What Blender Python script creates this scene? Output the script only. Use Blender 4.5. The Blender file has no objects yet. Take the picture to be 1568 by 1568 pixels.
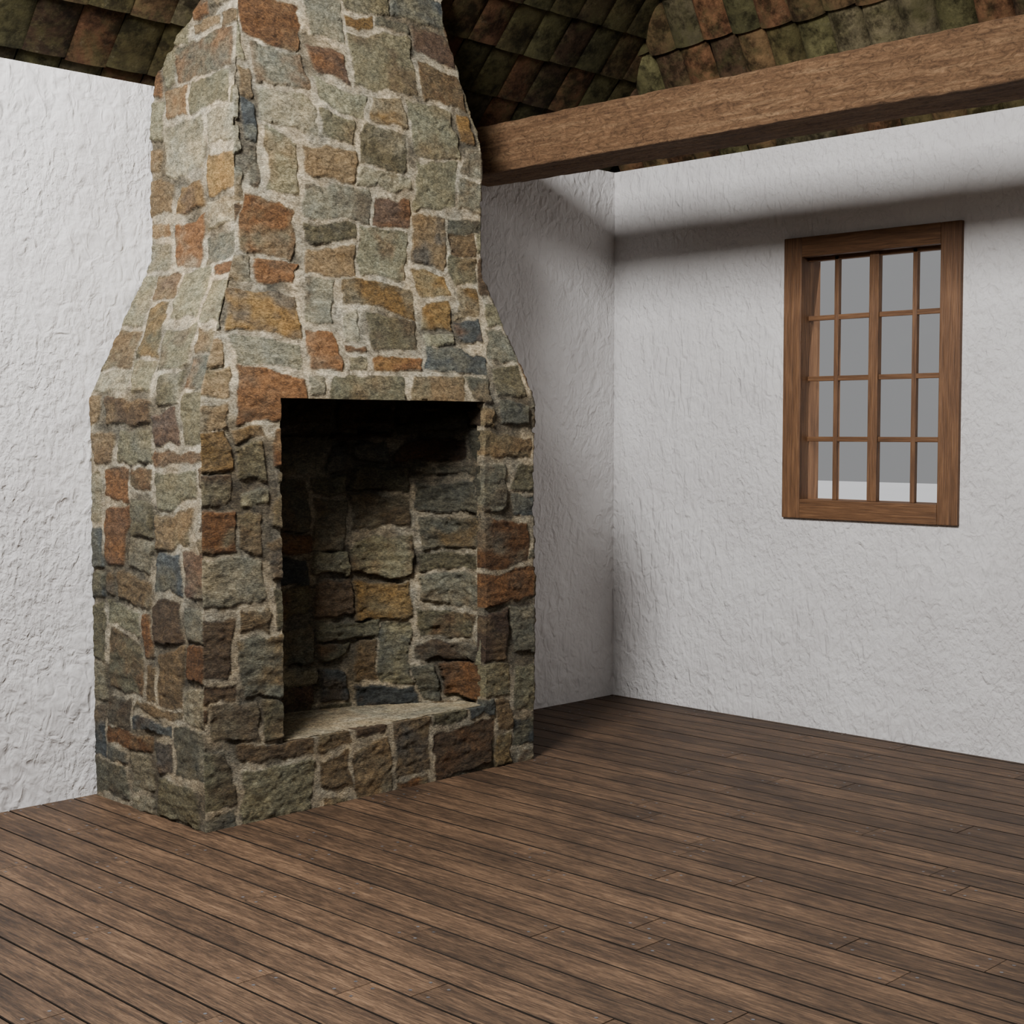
import bpy, math, random
import numpy as np
from mathutils import Vector

random.seed(7)
scene = bpy.context.scene
ZW = 2.93            # wall height
KA, KB = 0.95, 1.35  # roof pitches (rise / run)
RX, RY = 9.0, 8.0    # room size

def s2l(c):
    return tuple(((v/255)/12.92 if v/255 <= 0.04045 else ((v/255+0.055)/1.055)**2.4) for v in c)

# ------------------------------------------------------------------ noise
def _h(ix, iy, seed):
    v = np.sin(ix*127.1 + iy*311.7 + seed*74.7)*43758.5453
    return v-np.floor(v)
def vnoise(x, y, seed=0):
    xi = np.floor(x); yi = np.floor(y)
    fx = x-xi; fy = y-yi
    fx = fx*fx*fx*(fx*(fx*6-15)+10); fy = fy*fy*fy*(fy*(fy*6-15)+10)
    a = _h(xi, yi, seed); b = _h(xi+1, yi, seed); c = _h(xi, yi+1, seed); d = _h(xi+1, yi+1, seed)
    return (a*(1-fx)+b*fx)*(1-fy)+(c*(1-fx)+d*fx)*fy
def fbm(x, y, seed=0, o=4):
    s = 0; a = 0.5; t = 0
    for i in range(o):
        ca, sa = math.cos(0.6*i), math.sin(0.6*i)
        s = s + a*vnoise((x*ca-y*sa)*2**i+i*13.1, (x*sa+y*ca)*2**i+i*7.7, seed+i*3); t += a; a *= 0.5
    return s/t

# ------------------------------------------------------------------ helpers
def link(o):
    scene.collection.objects.link(o); return o
def mesh_np(name, V, F, col=None, mats=(), midx=None, smooth=True):
    V = np.asarray(V, dtype=np.float32); F = np.asarray(F, dtype=np.int32)
    me = bpy.data.meshes.new(name)
    me.vertices.add(len(V)); me.vertices.foreach_set('co', V.ravel())
    me.loops.add(F.size); me.loops.foreach_set('vertex_index', F.ravel())
    me.polygons.add(len(F)); me.polygons.foreach_set('loop_start', np.arange(len(F), dtype=np.int32)*4)
    me.update(calc_edges=True)
    if col is not None:
        at = me.attributes.new('Col', 'FLOAT_COLOR', 'POINT')
        c = np.ones((len(V), 4), dtype=np.float32); c[:, :np.asarray(col).shape[1]] = col
        at.data.foreach_set('color', c.ravel())
    for m in mats: me.materials.append(m)
    if midx is not None: me.polygons.foreach_set('material_index', np.asarray(midx, dtype=np.int32))
    me.polygons.foreach_set('use_smooth', np.full(len(F), smooth))
    me.validate()
    return link(bpy.data.objects.new(name, me))
def boxes(name, lst, mat, bevel=0.0, parent=None, seg=2):
    V = []; F = []
    for (x0, x1, y0, y1, z0, z1) in lst:
        b = len(V)
        V += [(x0,y0,z0),(x1,y0,z0),(x1,y1,z0),(x0,y1,z0),(x0,y0,z1),(x1,y0,z1),(x1,y1,z1),(x0,y1,z1)]
        F += [(b,b+3,b+2,b+1),(b+4,b+5,b+6,b+7),(b,b+1,b+5,b+4),(b+1,b+2,b+6,b+5),(b+2,b+3,b+7,b+6),(b+3,b,b+4,b+7)]
    o = mesh_np(name, V, F, mats=[mat], smooth=False)
    if bevel:
        m = o.modifiers.new('bev', 'BEVEL'); m.width = bevel; m.segments = seg
    if parent: o.parent = parent
    return o

# ------------------------------------------------------------------ materials
class NT:
    def __init__(s, name):
        s.m = bpy.data.materials.new(name); s.m.use_nodes = True
        s.n = s.m.node_tree.nodes; s.l = s.m.node_tree.links
        s.p = s.n['Principled BSDF']
        s.tc = s.n.new('ShaderNodeTexCoord')
    def mapping(s, scale, src=None, rot=None):
        mp = s.n.new('ShaderNodeMapping'); mp.inputs['Scale'].default_value = scale
        if rot: mp.inputs['Rotation'].default_value = rot
        s.l.new(src or s.tc.outputs['Object'], mp.inputs['Vector']); return mp.outputs[0]
    def noise(s, vec, scale, detail=4, rough=0.55, dist=0.0):
        t = s.n.new('ShaderNodeTexNoise'); t.inputs['Scale'].default_value = scale
        t.inputs['Detail'].default_value = detail; t.inputs['Roughness'].default_value = rough
        t.inputs['Distortion'].default_value = dist
        s.l.new(vec, t.inputs['Vector']); return t.outputs['Fac']
    def ramp(s, fac, stops):
        r = s.n.new('ShaderNodeValToRGB'); e = r.color_ramp.elements
        while len(e) < len(stops): e.new(0.5)
        for i, (p, c) in enumerate(stops):
            e[i].position = p; e[i].color = (*c, 1) if len(c) == 3 else c
        s.l.new(fac, r.inputs[0]); return r.outputs[0]
    def mix(s, a, b, fac=1.0, mode='MULTIPLY'):
        m = s.n.new('ShaderNodeMix'); m.data_type = 'RGBA'; m.blend_type = mode
        for k, v in ((6, a), (7, b), (0, fac)):
            if isinstance(v, (int, float)): m.inputs[k].default_value = v
            elif isinstance(v, tuple): m.inputs[k].default_value = (*v, 1)
            else: s.l.new(v, m.inputs[k])
        return m.outputs[2]
    def math(s, op, a, b=0.0):
        m = s.n.new('ShaderNodeMath'); m.operation = op
        for k, v in ((0, a), (1, b)):
            if isinstance(v, (int, float)): m.inputs[k].default_value = v
            else: s.l.new(v, m.inputs[k])
        return m.outputs[0]
    def bump(s, h, strength, dist, nrm=None):
        b = s.n.new('ShaderNodeBump'); b.inputs['Strength'].default_value = strength
        b.inputs['Distance'].default_value = dist; s.l.new(h, b.inputs['Height'])
        if nrm: s.l.new(nrm, b.inputs['Normal'])
        return b.outputs[0]
    def attr(s, name='Col'):
        a = s.n.new('ShaderNodeAttribute'); a.attribute_name = name; return a
    def out(s, col, rough, nrm=None, spec=0.5):
        if isinstance(col, tuple): s.p.inputs['Base Color'].default_value = (*col, 1)
        else: s.l.new(col, s.p.inputs['Base Color'])
        if isinstance(rough, (int, float)): s.p.inputs['Roughness'].default_value = rough
        else: s.l.new(rough, s.p.inputs['Roughness'])
        s.p.inputs['Specular IOR Level'].default_value = spec
        if nrm: s.l.new(nrm, s.p.inputs['Normal'])
        return s.m

def mat_plaster():
    t = NT('white_plaster'); o = t.tc.outputs['Object']
    a = t.noise(t.mapping((1, 1, 0.7)), 20, 2, 0.45, 0.9)
    b = t.noise(t.mapping((1, 1, 0.8)), 50, 3, 0.5, 0.5)
    st = t.noise(t.mapping((1, 3.6, 1.0), None, (0.65, 0.0, 0.0)), 6, 2, 0.5, 0.8)
    sel = t.ramp(t.noise(o, 1.5, 3, 0.5), [(0.40, (0.1,)*3), (0.60, (1,)*3)])
    inv = t.math('SUBTRACT', 1.0, sel)
    h = t.math('ADD', t.math('MULTIPLY', a, 1.1), t.math('MULTIPLY', t.math('MULTIPLY', b, sel), 0.7))
    h = t.math('ADD', h, t.math('MULTIPLY', t.math('MULTIPLY', st, inv), 1.8))
    n1 = t.bump(h, 0.9, 0.0165)
    n2 = t.bump(t.noise(o, 170, 2, 0.5), 0.3, 0.002, n1)
    c = t.ramp(t.noise(o, 2.2, 4), [(0.3, s2l((202, 199, 198))), (0.7, s2l((215, 213, 212)))])
    return t.out(c, 0.75, n2, 0.3)
def mat_stone():
    t = NT('rubble_stone_masonry'); o = t.tc.outputs['Object']
    c = t.attr().outputs['Color']
    v = t.ramp(t.noise(t.mapping((1, 1, 1.6)), 30, 9, 0.78, 0.8), [(0.32, (0.26, 0.26, 0.27)), (0.47, (0.86, 0.86, 0.86)), (0.68, (1.85, 1.82, 1.72))])
    c = t.mix(c, v)
    v2 = t.ramp(t.noise(t.mapping((1, 1, 2.6)), 95, 5, 0.78), [(0.34, (0.36, 0.36, 0.36)), (0.66, (1.55, 1.55, 1.55))])
    c = t.mix(c, v2)
    hu = t.ramp(t.noise(o, 6, 4, 0.65), [(0.35, (0.98, 1.0, 1.0)), (0.65, (1.12, 0.99, 0.82))])
    c = t.mix(c, hu)
    n1 = t.bump(t.noise(t.mapping((1, 1, 2.6)), 42, 9, 0.76, 0.4), 1.0, 0.012)
    n2 = t.bump(t.noise(o, 150, 4, 0.6), 0.6, 0.004, n1)
    return t.out(c, 0.85, n2, 0.3)
def mat_tile():
    t = NT('mossy_clay_tile'); o = t.tc.outputs['Object']
    c = t.attr().outputs['Color']
    v = t.ramp(t.noise(o, 14, 6, 0.7), [(0.3, (0.4, 0.38, 0.36)), (0.7, (1.35, 1.28, 1.15))])
    c = t.mix(c, v)
    f = t.ramp(t.noise(o, 6, 5, 0.7, 0.5), [(0.44, (0, 0, 0)), (0.62, (0.7, 0.7, 0.7))])
    c = t.mix(c, s2l((62, 59, 36)), f, 'MIX')
    g = t.ramp(t.noise(o, 17, 5, 0.75), [(0.60, (0, 0, 0)), (0.70, (0.35, 0.35, 0.35))])
    c = t.mix(c, s2l((98, 94, 74)), g, 'MIX')
    k = t.ramp(t.noise(o, 10, 5, 0.75), [(0.38, (0.28, 0.27, 0.26)), (0.54, (1, 1, 1))])
    c = t.mix(c, k)
    return t.out(c, 0.92, t.bump(t.noise(o, 60, 6, 0.7), 0.7, 0.007), 0.12)
def mat_wood(name, dark, mid, light, axis, bump=0.5, rough=0.6, coarse=1.0, hewn=False):
    t = NT(name)
    sc = [14*coarse]*3; sc[axis] = 0.9*coarse
    vec = t.mapping(tuple(sc))
    a = t.noise(vec, 2.2, 7, 0.65, 0.5)
    sc2 = [60*coarse]*3; sc2[axis] = 2.5*coarse
    b = t.noise(t.mapping(tuple(sc2)), 2.0, 4, 0.6, 0.2)
    m = t.math('ADD', t.math('MULTIPLY', a, 0.6), t.math('MULTIPLY', b, 0.4))
    c = t.ramp(m, [(0.32, dark), (0.5, mid), (0.66, light)])
    n = t.bump(m, bump, 0.008)
    if hewn:
        sc3 = [1.0]*3; sc3[axis] = 0.45
        hh = t.noise(t.mapping(tuple(sc3)), 40, 9, 0.78, 1.8)
        n = t.bump(hh, 1.0, 0.030, n)
        c = t.mix(c, t.ramp(hh, [(0.36, (0.42, 0.40, 0.38)), (0.5, (1, 1, 1)), (0.64, (1.4, 1.4, 1.4))]))
    return t.out(c, rough, n, 0.35)
def mat_floor():
    t = NT('floor_plank_wood'); at = t.attr()
    add = t.n.new('ShaderNodeVectorMath'); add.operation = 'MULTIPLY_ADD'
    t.l.new(at.outputs['Color'], add.inputs[0]); add.inputs[1].default_value = (20, 20, 20)
    t.l.new(t.tc.outputs['Object'], add.inputs[2])
    v = add.outputs[0]
    a = t.noise(t.mapping((22, 1.5, 22), v), 2.0, 8, 0.74, 1.0)
    b = t.noise(t.mapping((130, 9.0, 130), v), 2.0, 6, 0.78, 0.5)
    m = t.math('ADD', t.math('MULTIPLY', a, 0.48), t.math('MULTIPLY', b, 0.52))
    c = t.ramp(m, [(0.38, s2l((38, 29, 21))), (0.49, s2l((75, 57, 42))), (0.61, s2l((118, 93, 70)))])
    sep = t.n.new('ShaderNodeSeparateColor'); t.l.new(at.outputs['Color'], sep.inputs[0])
    br = t.math('ADD', t.math('MULTIPLY', sep.outputs[0], 0.45), 0.72)
    comb = t.n.new('ShaderNodeCombineColor')
    for i in range(3): t.l.new(br, comb.inputs[i])
    c = t.mix(c, comb.outputs[0])
    big = t.ramp(t.noise(t.mapping((2.4, 0.9, 1)), 2.2, 6, 0.7), [(0.36, (0.6, 0.58, 0.57)), (0.62, (1.2, 1.18, 1.15))])
    c = t.mix(c, big)
    r = t.ramp(b, [(0.3, (0.52,)*3), (0.7, (0.74,)*3)])
    return t.out(c, r, t.bump(m, 0.5, 0.004), 0.35)

M_PL = mat_plaster(); M_ST = mat_stone(); M_TI = mat_tile(); M_FL = mat_floor()
M_BEAM = mat_wood('hewn_beam_wood', s2l((94, 68, 46)), s2l((134, 101, 71)), s2l((166, 133, 98)), 1, 0.5, 0.75, 1.0, True)
M_WV = mat_wood('window_wood_upright', s2l((64, 43, 27)), s2l((100, 70, 46)), s2l((128, 93, 63)), 2, 0.6, 0.55, 1.6)
M_WH = mat_wood('window_wood_rail', s2l((64, 43, 27)), s2l((100, 70, 46)), s2l((128, 93, 63)), 1, 0.6, 0.55, 1.6)
M_PANEL = mat_wood('bounce_damping_boards', s2l((40, 28, 20)), s2l((60, 44, 32)), s2l((84, 62, 46)), 2, 0.5, 0.7, 0.6)  # dark boards given to the unseen walls to cut bounced light
t = NT('nail_iron'); M_NAIL = t.out(t.ramp(t.noise(t.tc.outputs['Object'], 50), [(0.3, (0.04, 0.04, 0.045)), (0.7, (0.14, 0.14, 0.15))]), 0.5)
t = NT('under_floor_dark'); M_DARK = t.out(t.ramp(t.noise(t.tc.outputs['Object'], 5), [(0.3, (0.010, 0.008, 0.006)), (0.7, (0.018, 0.014, 0.011))]), 0.9, None, 0.1)
t = NT('pale_ground'); M_GR = t.out(t.ramp(t.noise(t.tc.outputs['Object'], 0.3), [(0.3, (0.70, 0.70, 0.71)), (0.7, (0.74, 0.74, 0.75))]), 0.9, None, 0.1)
t = NT('roof_deck_board'); M_DECK = t.out(t.ramp(t.noise(t.tc.outputs['Object'], 8), [(0.3, (0.02, 0.016, 0.012)), (0.7, (0.04, 0.03, 0.02))]), 0.9)
def mat_glass():
    m = bpy.data.materials.new('window_glass'); m.use_nodes = True
    n = m.node_tree.nodes; l = m.node_tree.links; n.clear()
    o = n.new('ShaderNodeOutputMaterial'); mx = n.new('ShaderNodeMixShader')
    tr = n.new('ShaderNodeBsdfTransparent'); gl = n.new('ShaderNodeBsdfGlossy'); gl.inputs['Roughness'].default_value = 0.03
    fr = n.new('ShaderNodeFresnel'); fr.inputs['IOR'].default_value = 1.2
    l.new(fr.outputs[0], mx.inputs[0]); l.new(tr.outputs[0], mx.inputs[1]); l.new(gl.outputs[0], mx.inputs[2]); l.new(mx.outputs[0], o.inputs[0])
    return m
M_GL = mat_glass()

# ------------------------------------------------------------------ stone field
PAL = [((127,125,104),7),((115,115,102),5),((142,138,120),4.2),((125,109,84),6),((115,84,56),3.4),((95,81,65),5),
       ((78,84,86),2.4),((130,106,67),2.0),((99,82,69),1.3),((107,103,83),4)]
PC = np.array([s2l(p[0]) for p in PAL])*0.93; PW = np.array([p[1] for p in PAL]); PW = PW/PW.sum()
MORT = np.array(s2l((182, 174, 154)))

def layout(u0, u1, v0, v1, seed, du=0.100, dv=0.080):
    r = random.Random(seed)
    nu = int((u1-u0)/du)+2; nv = int((v1-v0)/dv)+2
    us = [u0+i*du+r.uniform(-.28, .28)*du for i in range(nu+1)]
    vs = [v0+i*dv+r.uniform(-.28, .28)*dv for i in range(nv+1)]
    occ = [[False]*nu for _ in range(nv)]; out = []
    for j in range(nv):
        for i in range(nu):
            if occ[j][i]: continue
            w = r.choice([1, 2, 2, 2, 3, 3, 3, 4, 4]); h = r.choice([1, 1, 2, 2, 2, 2, 3, 3])
            w = min(w, nu-i); h = min(h, nv-j)
            k = 0
            while k < w and not occ[j][i+k]: k += 1
            w = k
            if i+w < nu and not occ[j][i+w] and (i+w+1 >= nu or occ[j][i+w+1]) and w < 4: w += 1
            if w == 1 and h > 2: h = 2
            for jj in range(j, j+h):
                for ii in range(i, i+w): occ[jj][ii] = True
            out.append((us[i], us[i+w], vs[j], vs[j+h]))
    return out

def stone_field(U, V, seed, mort_w=0.0022, amp=1.0):
    Uw = U + 0.040*(fbm(U*3.4, V*3.8, seed+1, 3)-.5)*2 + 0.014*(fbm(U*14, V*14, seed+5, 5)-.5)*2
    Vw = V + 0.040*(fbm(U*3.2, V*3.4, seed+9, 3)-.5)*2 + 0.014*(fbm(U*14, V*14, seed+6, 5)-.5)*2
    cells = layout(Uw.min()-.15, Uw.max()+.15, Vw.min()-.15, Vw.max()+.15, seed)
    shp = U.shape
    u = Uw.ravel(); v = Vw.ravel()
    D = np.full(u.shape, -0.02); H = np.zeros(u.shape); C = np.tile(MORT, (u.size, 1))
    order = np.argsort(v); vsrt = v[order]
    r = np.random.default_rng(seed+100)
    for (a, b, c, d) in cells:
        lo, hi = np.searchsorted(vsrt, [c, d])
        idx = order[lo:hi]
        ci = r.choice(len(PC), p=PW); c2 = r.choice(len(PC), p=PW)
        rnd = r.random(14)
        if idx.size == 0: continue
        uu = u[idx]; m = (uu >= a) & (uu < b); idx = idx[m]
        if idx.size == 0: continue
        uu = u[idx]; vv = v[idx]
        w = b-a; h = d-c; g = mort_w*(0.3+2.2*rnd[8]**2); jj = min(0.036, 0.19*min(w, h))
        q2 = rnd[:8]**2.0
        P = [(a+g+q2[0]*jj, c+g+q2[1]*jj), (b-g-q2[2]*jj, c+g+q2[3]*jj),
             (b-g-q2[4]*jj, d-g-q2[5]*jj), (a+g+q2[6]*jj, d-g-q2[7]*jj)]
        acc = 0
        for k in range(4):
            x0, y0 = P[k]; x1, y1 = P[(k+1) % 4]
            L = math.hypot(x1-x0, y1-y0)
            dd = ((x1-x0)*(vv-y0)-(y1-y0)*(uu-x0))/L
            acc = acc+np.exp(-380*dd)
        D[idx] = -np.log(acc)/380
        H[idx] = 0.002+0.005*rnd[9]+(uu-(a+b)/2)*(rnd[10]-.5)*0.04+(vv-(c+d)/2)*(rnd[11]-.5)*0.05
        col = PC[ci]*(0.66+0.66*rnd[12])
        f = np.clip((fbm(uu*9, vv*11, seed+int(rnd[13]*50), 4)-.42)*3.4, 0, 1)[:, None]*0.65
        C[idx] = col*(1-f)+PC[c2]*f
    D = D.reshape(shp); H = H.reshape(shp); C = C.reshape(shp+(3,))
    n1 = fbm(U*18, V*18, seed+20, 5)-.5
    up = np.clip((V-1.2)/0.8, 0, 1)
    smear = np.clip((fbm(U*2.6, V*2.6, seed+25, 3)-.5)*4, -.8, 1)+0.4*up
    De = D+0.0006+n1*0.022-0.004*smear
    m = np.clip(De/0.006, 0, 1); m = m*m*(3-2*m)
    crack = np.clip((fbm(U*4.5, V*4.5, seed+27, 4)-.46-0.04*up)*6, 0, 1)
    rough = (fbm(U*8, V*30, seed+30, 5)-.5)*0.013+(fbm(U*40, V*55, seed+40, 3)-.5)*0.008
    mh = (fbm(U*18, V*18, seed+50, 4)-.5)*0.008+0.001-0.008*crack
    wav = (fbm(U*1.6, V*1.6, seed+60, 2)-.5)*0.012
    hgt = (m*(H+rough)+(1-m)*mh+wav)*amp
    cm = np.clip((De+0.001)/0.005, 0, 1)[..., None]
    edge = np.clip(1-np.abs(De-0.003)/0.006, 0, 1)[..., None]
    mc = MORT*(0.45+0.9*fbm(U*14, V*14, seed+70, 4))[..., None]*(1-0.68*crack[..., None])
    col = C*cm+mc*(1-cm)
    col = col*(1-0.25*edge)
    height_tone = (0.64+0.38*np.clip((V-0.6)/1.3, 0, 1))[..., None]  # stones and mortar get darker towards the bottom
    return hgt, col*height_tone

# ------------------------------------------------------------------ stone fireplace
CV, CF, CC = [], [], []; base = 0
def add_grid(P, H, col, keep=None, sign=1.0):
    global base
    R, C = P.shape[:2]
    du = np.gradient(P, axis=1); dv = np.gradient(P, axis=0)
    n = np.cross(du, dv); n /= np.linalg.norm(n, axis=2, keepdims=True)+1e-12
    Q = P+n*sign*H[..., None]
    idx = np.arange(R*C).reshape(R, C)+base
    F = np.stack([idx[:-1, :-1], idx[:-1, 1:], idx[1:, 1:], idx[1:, :-1]], -1)
    if sign < 0: F = F[..., ::-1]
    F = F[keep] if keep is not None else F.reshape(-1, 4)
    CV.append(Q.reshape(-1, 3)); CF.append(F.reshape(-1, 4)); CC.append(col.reshape(-1, 3)); base += R*C
    return Q, idx

zk = np.array([0, 1.63, 2.20, 2.78, 3.30, 3.9])
xl = np.array([-3.245, -3.245, -2.95, -2.95, -2.87, -2.87])
xr = np.array([-1.49, -1.49, -1.63, -1.63, -1.80, -1.80])
yf = np.array([-.82, -.82, -.62, -.62, -.55, -.55])
OX0, OX1, OZ0, OZ1 = -2.89, -1.795, 0.285, 1.625
nr = 650; Z = np.linspace(0, 3.9, nr)
def sm(arr):
    a = np.interp(Z, zk, arr); k = np.ones(9)/9; return np.convolve(np.pad(a, 4, mode='edge'), k, 'valid')
XL, XR, YF = sm(xl), sm(xr), sm(yf)
W = np.concatenate([[0], np.cumsum(np.hypot(np.diff(Z), np.hypot(np.diff(XL), np.diff(YF))))])
nL, nF, nR = 135, 320, 82
tL = np.linspace(0, 1, nL+1)[:-1]; tF = np.linspace(0, 1, nF+1)[:-1]; tR = np.linspace(0, 1, nR)
def stack(x, y): return np.stack([x, y, np.broadcast_to(Z[:, None], x.shape)], -1)
Lg = stack(np.broadcast_to(XL[:, None], (nr, nL)), YF[:, None]*tL[None])
Fg = stack(XL[:, None]+(XR-XL)[:, None]*tF[None], np.broadcast_to(YF[:, None], (nr, nF)))
Rg = stack(np.broadcast_to(XR[:, None], (nr, nR)), YF[:, None]*(1-tR[None]))
P = np.concatenate([Lg, Fg, Rg], 1)
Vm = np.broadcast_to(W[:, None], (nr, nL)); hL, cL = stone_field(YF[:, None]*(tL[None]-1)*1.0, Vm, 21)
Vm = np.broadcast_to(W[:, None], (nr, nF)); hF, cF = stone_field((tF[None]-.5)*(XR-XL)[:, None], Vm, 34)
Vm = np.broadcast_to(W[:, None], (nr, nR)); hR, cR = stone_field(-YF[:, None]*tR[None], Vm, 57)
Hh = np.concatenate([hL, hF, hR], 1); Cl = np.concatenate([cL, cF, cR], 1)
Hh[:, :3] -= 0.01; Hh[:, -3:] -= 0.01
# opening
c0 = nL+int(round((OX0+3.245)/1.755*nF)); c1 = nL+int(round((OX1+3.245)/1.755*nF))
r0 = int(np.argmin(abs(Z-OZ0))); r1 = int(np.argmin(abs(Z-OZ1)))
keep = np.ones((nr-1, P.shape[1]-1), bool); keep[r0:r1, c0:c1] = False
Q, idx = add_grid(P, Hh, Cl, keep)
# skirt round the opening (thickness of the face stones)
ring = [(r, c0) for r in range(r0, r1)]+[(r1, c) for c in range(c0, c1)]+[(r, c1) for r in range(r1, r0, -1)]+[(r0, c) for c in range(c1, c0, -1)]
rv = np.array([Q[r, c] for r, c in ring]); rc = np.array([Cl[r, c] for r, c in ring])
rv2 = rv.copy(); rv2[:, 1] = -0.77
n = len(ring); b0 = base; CV += [rv, rv2]; CC += [rc, rc]; base += 2*n
i = np.arange(n); j = (i+1) % n
CF.append(np.stack([b0+i, b0+j, b0+n+j, b0+n+i], -1))
# firebox inner wall (right splay, back, left reveal)
path = np.array([(OX0, -.80), (OX0-.01, -.38), (-2.50, -.34), (-2.16, -.42), (-1.83, -.63), (OX1, -.67), (OX1, -.80)])
seg = np.hypot(*np.diff(path, axis=0).T); cum = np.concatenate([[0], np.cumsum(seg)])
sN = np.linspace(0, cum[-1], 270); px = np.interp(sN, cum, path[:, 0]); py = np.interp(sN, cum, path[:, 1])
k = np.ones(5)/5; px[2:-2] = np.convolve(px, k, 'valid'); py[2:-2] = np.convolve(py, k, 'valid')
Zn = np.linspace(0.25, 1.70, 240)
Pn = np.stack([np.broadcast_to(px, (240, 270)), np.broadcast_to(py, (240, 270)), np.broadcast_to(Zn[:, None], (240, 270))], -1)
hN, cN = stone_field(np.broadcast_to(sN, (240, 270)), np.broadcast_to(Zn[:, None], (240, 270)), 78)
hN = hN*2.2*np.clip(np.minimum(np.arange(270), np.arange(269, -1, -1))/8, 0.1, 1)[None]
# lintel shadow painted into the stone colour, irregular, over the upper firebox
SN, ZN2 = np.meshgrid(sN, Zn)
lintel_shade = np.clip((ZN2-0.82+0.3*(fbm(SN*3, ZN2*3, 400, 4)-.5))/0.62, 0, 1)
add_grid(Pn, hN, cN*(0.98-0.82*lintel_shade)[..., None])
# sill (pale flagstone) & soffit
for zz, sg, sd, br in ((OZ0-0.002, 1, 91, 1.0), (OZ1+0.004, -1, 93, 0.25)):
    gx, gy = np.meshgrid(np.linspace(OX0-.03, OX1+.03, 190), np.linspace(-.80, -.32, 70))
    Ps = np.stack([gx, gy, np.full(gx.shape, zz)], -1)
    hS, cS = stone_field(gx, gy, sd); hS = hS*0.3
    if sg > 0:
        cS = cS*0.35+np.array(s2l((168, 160, 138)))[None, None]*(0.55+0.5*fbm(gx*7, gy*7, 95, 4))[..., None]*0.7
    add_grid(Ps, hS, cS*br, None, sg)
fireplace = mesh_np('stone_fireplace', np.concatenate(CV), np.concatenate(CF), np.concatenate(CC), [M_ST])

# ------------------------------------------------------------------ walls
WY0, WY1, WZ0, WZ1 = -2.115, -1.147, 1.057, 2.457
TH = 0.15
boxes('wall_north', [(-RX, 0.2, 0.0, 0.2, -0.1, ZW)], M_PL)
boxes('wall_east', [(0, TH, -RY, WY0, -0.1, ZW), (0, TH, WY1, 0.0, -0.1, ZW), (0, TH, WY0, WY1, -0.1, WZ0), (0, TH, WY0, WY1, WZ1, ZW)], M_PL)
boxes('wall_south', [(-RX, 0.15, -RY-.2, -RY, -0.1, ZW)], M_PANEL)
boxes('wall_west', [(-RX-.2, -RX, -RY-.2, 0.2, -0.1, ZW)], M_PANEL)

# ------------------------------------------------------------------ floor planks
V, F, C, MI = [], [], [], []
rr = random.Random(3)
def q(vs, col, mi, faces):
    b = len(V); V.extend(vs); C.extend([col]*len(vs))
    for k, f in enumerate(faces): F.append(tuple(b+kk for kk in f)); MI.append(mi[k] if isinstance(mi, list) else mi)
PWD = 0.138; x = -RX
while x < -0.001:
    x1 = min(x+PWD, 0.0); y = -RY-rr.uniform(0, 1.0)
    while y < 0:
        L = rr.uniform(1.1, 1.8); y0 = max(y, -RY); y1 = min(y+L, 0.0)
        if y1-y0 > 0.02:
            g = 0.0020; bv = 0.0022; dz = rr.uniform(-.0006, .0006); col = (rr.random(), rr.random(), rr.random())
            a, b_, c, d = x+g, x1-g, y0+g*.5, y1-g*.5
            vs = [(a, c, -.02), (b_, c, -.02), (b_, d, -.02), (a, d, -.02),
                  (a, c, -bv), (b_, c, -bv), (b_, d, -bv), (a, d, -bv),
                  (a+bv, c+bv*.4, dz), (b_-bv, c+bv*.4, dz), (b_-bv, d-bv*.4, dz), (a+bv, d-bv*.4, dz)]
            q(vs, col, [0, 0, 2, 0, 2, 2, 2, 2, 2], [(8, 9, 10, 11), (4, 5, 9, 8), (5, 6, 10, 9), (6, 7, 11, 10), (7, 4, 8, 11),
                           (0, 1, 5, 4), (1, 2, 6, 5), (2, 3, 7, 6), (3, 0, 4, 7)])
            for yy in (c+.035, d-.035):
                for xx in (a+.03, b_-.03):
                    rad = 0.0056
                    q([(xx+rad*math.cos(k*math.pi/3), yy+rad*math.sin(k*math.pi/3), dz+.0006) for k in range(6)], col, 1, [(0, 1, 2, 3), (0, 3, 4, 5)])
        y += L
    x += PWD
q([(-RX, -RY, -.02), (0, -RY, -.02), (0, 0, -.02), (-RX, 0, -.02)], (0, 0, 0), 2, [(0, 1, 2, 3)])
mesh_np('floor', V, F, C, [M_FL, M_NAIL, M_DARK], MI, smooth=False)

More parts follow.
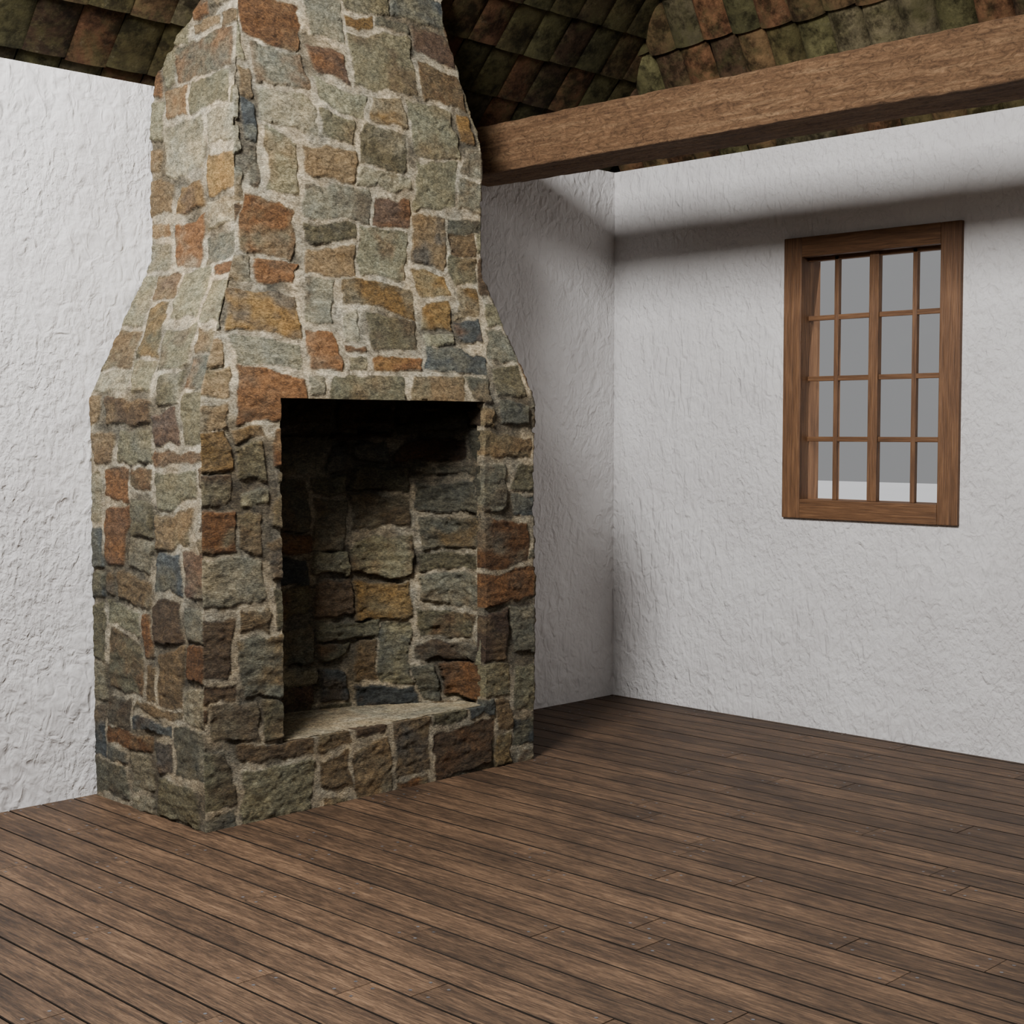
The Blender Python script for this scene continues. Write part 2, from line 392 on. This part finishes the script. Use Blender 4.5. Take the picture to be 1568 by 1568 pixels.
# ------------------------------------------------------------------ roof tiles
TP = [((96,78,57),3),((102,75,56),2.0),((86,79,54),3),((84,82,58),2.2),((106,77,57),0.6),((96,90,72),1.5),((80,64,50),2.2)]
TC = np.array([s2l(p[0]) for p in TP]); TW = np.array([p[1] for p in TP]); TW /= TW.sum()
def tiles(name, e, s, n, length, k_self, k_other, org, depth_max, relief, step, w, ex, tone, jit=1.0):
    e, s, n, org = map(np.array, (e, s, n, org)); s = s/np.linalg.norm(s); n = n/np.linalg.norm(n)
    V, F, C = [], [], []
    cosp = 1/math.sqrt(1+k_self**2); r = np.random.default_rng(len(name)+5)
    rows = int(depth_max/cosp/ex)+1; NA, NB = 9, 4
    for j in range(-1, rows):
        g = max(j, 0)*ex*cosp*k_self; lim = g/k_other
        cnt = int(length/w)+1
        for i in range(cnt):
            a = (i+.5)*w
            if a < lim-0.22 or a > length-lim+0.22: continue
            col = TC[r.choice(len(TC), p=TW)]*(0.7+0.6*r.random())*tone
            ja, jb, jh, tw = r.normal(0, .003)*jit, r.normal(0, .008)*jit, r.normal(0, .003)*jit, r.normal(0, .02)*jit
            b0 = len(V)
            for ib in range(NB):
                fb = ib/(NB-1)
                for ia in range(NA):
                    th = math.pi*(ia/(NA-1)); rad = w*0.53*(1-0.10*fb)
                    aa = a+ja-math.cos(th)*rad+tw*fb*ex
                    hh = math.sin(th)*relief+step*(1-fb)+jh-0.004
                    bb = (j+fb*1.12)*ex+jb
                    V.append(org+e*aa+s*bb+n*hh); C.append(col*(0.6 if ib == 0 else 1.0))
            for ia in range(NA):   # lip turned back at the lower end (thickness)
                th = math.pi*(ia/(NA-1)); aa = a+ja-math.cos(th)*w*0.47
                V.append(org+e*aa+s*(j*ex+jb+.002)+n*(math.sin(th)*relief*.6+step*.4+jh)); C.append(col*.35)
            for ib in range(NB-1):
                for ia in range(NA-1):
                    p = b0+ib*NA+ia; F.append((p, p+1, p+NA+1, p+NA))
            o = b0+NB*NA
            for ia in range(NA-1): F.append((b0+ia, b0+ia+1, o+ia+1, o+ia))
    return mesh_np(name, np.array(V), F, C, [M_TI], smooth=True)
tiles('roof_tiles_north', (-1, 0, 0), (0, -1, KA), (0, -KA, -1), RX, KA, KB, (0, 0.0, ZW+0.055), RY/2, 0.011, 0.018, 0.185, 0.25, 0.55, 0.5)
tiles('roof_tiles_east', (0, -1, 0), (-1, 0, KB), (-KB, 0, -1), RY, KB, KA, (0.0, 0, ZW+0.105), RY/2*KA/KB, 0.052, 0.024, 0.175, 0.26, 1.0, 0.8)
# solid roof deck
up = 0.115; h = RY/2*KA; rx = h/KB; ov = 0.14
def dk(x, y, z): return (x, y, z+up)
o4 = [dk(ov, ov, ZW-ov*.9), dk(-RX-ov, ov, ZW-ov*.9), dk(-RX-ov, -RY-ov, ZW-ov*.9), dk(ov, -RY-ov, ZW-ov*.9), dk(-rx, -RY/2, ZW+h), dk(-RX+rx, -RY/2, ZW+h)]
o8 = [(a, b, c+.06) for a, b, c in o4]
me = bpy.data.meshes.new('ceiling')
F2 = [(0, 1, 5, 4), (1, 2, 5), (2, 3, 4, 5), (3, 0, 4)]
me.from_pydata(o4+o8, [], F2+[tuple(v+6 for v in f) for f in F2]+[(0, 1, 7, 6), (1, 2, 8, 7), (2, 3, 9, 8), (3, 0, 6, 9)])
me.materials.append(M_DECK); link(bpy.data.objects.new('ceiling', me))

# ------------------------------------------------------------------ tie beam (rough hewn)
def beam(name, x0, x1, z0, z1, y0, y1):
    ny = 900; per = []
    for (a, b, c, d, m) in ((x0, z0, x0, z1, 24), (x0, z1, x1, z1, 10), (x1, z1, x1, z0, 8), (x1, z0, x0, z0, 20)):
        for k in range(m): per.append((a+(c-a)*k/m, b+(d-b)*k/m))
    per = np.array(per); m = len(per); cxy = np.array([(x0+x1)/2, (z0+z1)/2])
    ys = np.linspace(y0, y1, ny); Pg = np.zeros((ny, m, 3))
    s = np.concatenate([[0], np.cumsum(np.hypot(*np.diff(per, axis=0).T))])
    d = (per-cxy)
    corner = (abs(d[:, 0])/((x1-x0)/2) > .93) & (abs(d[:, 1])/((z1-z0)/2) > .93)
    sc = np.where(corner, 0.97, 1.0)
    YY, SS = np.meshgrid(ys, s, indexing='ij')
    nz = (fbm(YY*2.5, SS*9, 5, 4)-.5)*0.020+(fbm(YY*12, SS*40, 8, 3)-.5)*0.010
    dn = d/np.linalg.norm(d, axis=1, keepdims=True)
    Pg[..., 0] = cxy[0]+d[None, :, 0]*sc+dn[None, :, 0]*nz
    Pg[..., 2] = cxy[1]+d[None, :, 1]*sc+dn[None, :, 1]*nz
    Pg[..., 1] = YY
    idx = np.arange(ny*m).reshape(ny, m); nx = np.roll(idx, -1, 1)
    F = np.stack([idx[:-1], nx[:-1], nx[1:], idx[1:]], -1).reshape(-1, 4)
    return mesh_np(name, Pg.reshape(-1, 3), F, mats=[M_BEAM], smooth=True)
beam('ceiling_beam', -1.27, -0.97, 2.735, 2.965, -0.005, -RY+0.01)

# ------------------------------------------------------------------ window
win = link(bpy.data.objects.new('window_1', None)); win.location = (0, 0, 0)
FW = 0.105; FX0, FX1 = -0.022, 0.15
yc = (WY0+WY1)/2
boxes('frame_stile_1', [(FX0, FX1, WY1-FW, WY1, WZ0, WZ1)], M_WV, .004, win)
boxes('frame_stile_2', [(FX0, FX1, WY0, WY0+FW, WZ0, WZ1)], M_WV, .004, win)
boxes('frame_head', [(FX0-.001, FX1, WY0+FW, WY1-FW, WZ1-.098, WZ1)], M_WH, .004, win)
boxes('frame_sill', [(FX0-.001, FX1, WY0+FW, WY1-FW, WZ0, WZ0+.095)], M_WH, .004, win)
SX0, SX1 = 0.040, 0.066
for k, dy in enumerate((-.215, 0, .215)):
    hw = .026 if dy == 0 else .0125
    boxes('muntin_upright_%d' % (k+1), [(SX0-(.010 if dy == 0 else 0), SX1, yc+dy-hw, yc+dy+hw, WZ0+.095, WZ1-.098)], M_WV, .003, win)
for k in range(3):
    zz = WZ0+.095+(WZ1-WZ0-.193)*(k+1)/4
    boxes('muntin_bar_%d' % (k+1), [(SX0+.002, SX1-.002, WY0+FW, WY1-FW, zz-.0125, zz+.0125)], M_WH, .003, win)
boxes('sash_rail_top', [(SX0, SX1, WY0+FW, WY1-FW, WZ1-.118, WZ1-.098)], M_WH, .002, win)
boxes('glass_pane', [(0.052, 0.054, WY0+FW, WY1-FW, WZ0+.095, WZ1-.098)], M_GL, 0, win)

# ------------------------------------------------------------------ outdoors
boxes('ground', [(-34, 34, -34, 26, -0.35, -0.12)], M_GR)

# ------------------------------------------------------------------ lights
def area(name, loc, tgt, size, power, col=(1, 1, 1)):
    l = bpy.data.lights.new(name, 'AREA'); l.shape = 'SQUARE'; l.size = size; l.energy = power; l.color = col
    o = link(bpy.data.objects.new(name, l)); o.location = loc
    o.rotation_euler = (Vector(tgt)-Vector(loc)).to_track_quat('-Z', 'Y').to_euler(); return o
area('key_lamp', (-5.3, -2.35, 4.15), (-1.6, -1.7, 0.5), 1.1, 440, (1, 0.985, 0.97))
area('fill_light', (-6.4, -5.6, 3.8), (-2.6, -3.0, 0.2), 1.6, 50, (1, 0.985, 0.97))  # soft fill added near the camera, no fixture behind it
sun = bpy.data.lights.new('sun', 'SUN'); sun.energy = 3.8; sun.angle = 0.02
so = link(bpy.data.objects.new('sun', sun)); so.rotation_euler = Vector((-0.12, 0.70, -0.64)).to_track_quat('-Z', 'Y').to_euler()
w = bpy.data.worlds.new('World'); scene.world = w; w.use_nodes = True
w.node_tree.nodes['Background'].inputs[0].default_value = (0.268, 0.27, 0.275, 1)
w.node_tree.nodes['Background'].inputs[1].default_value = 1.0

# ------------------------------------------------------------------ camera
cd = bpy.data.cameras.new('camera'); cd.sensor_width = 36; cd.lens = 2760*36/1920; cd.clip_start = 0.05
co = link(bpy.data.objects.new('camera', cd)); co.location = (-6.267, -5.457, 1.5)
co.rotation_euler = (math.radians(90-3.194), 0, math.radians(-45)); scene.camera = co
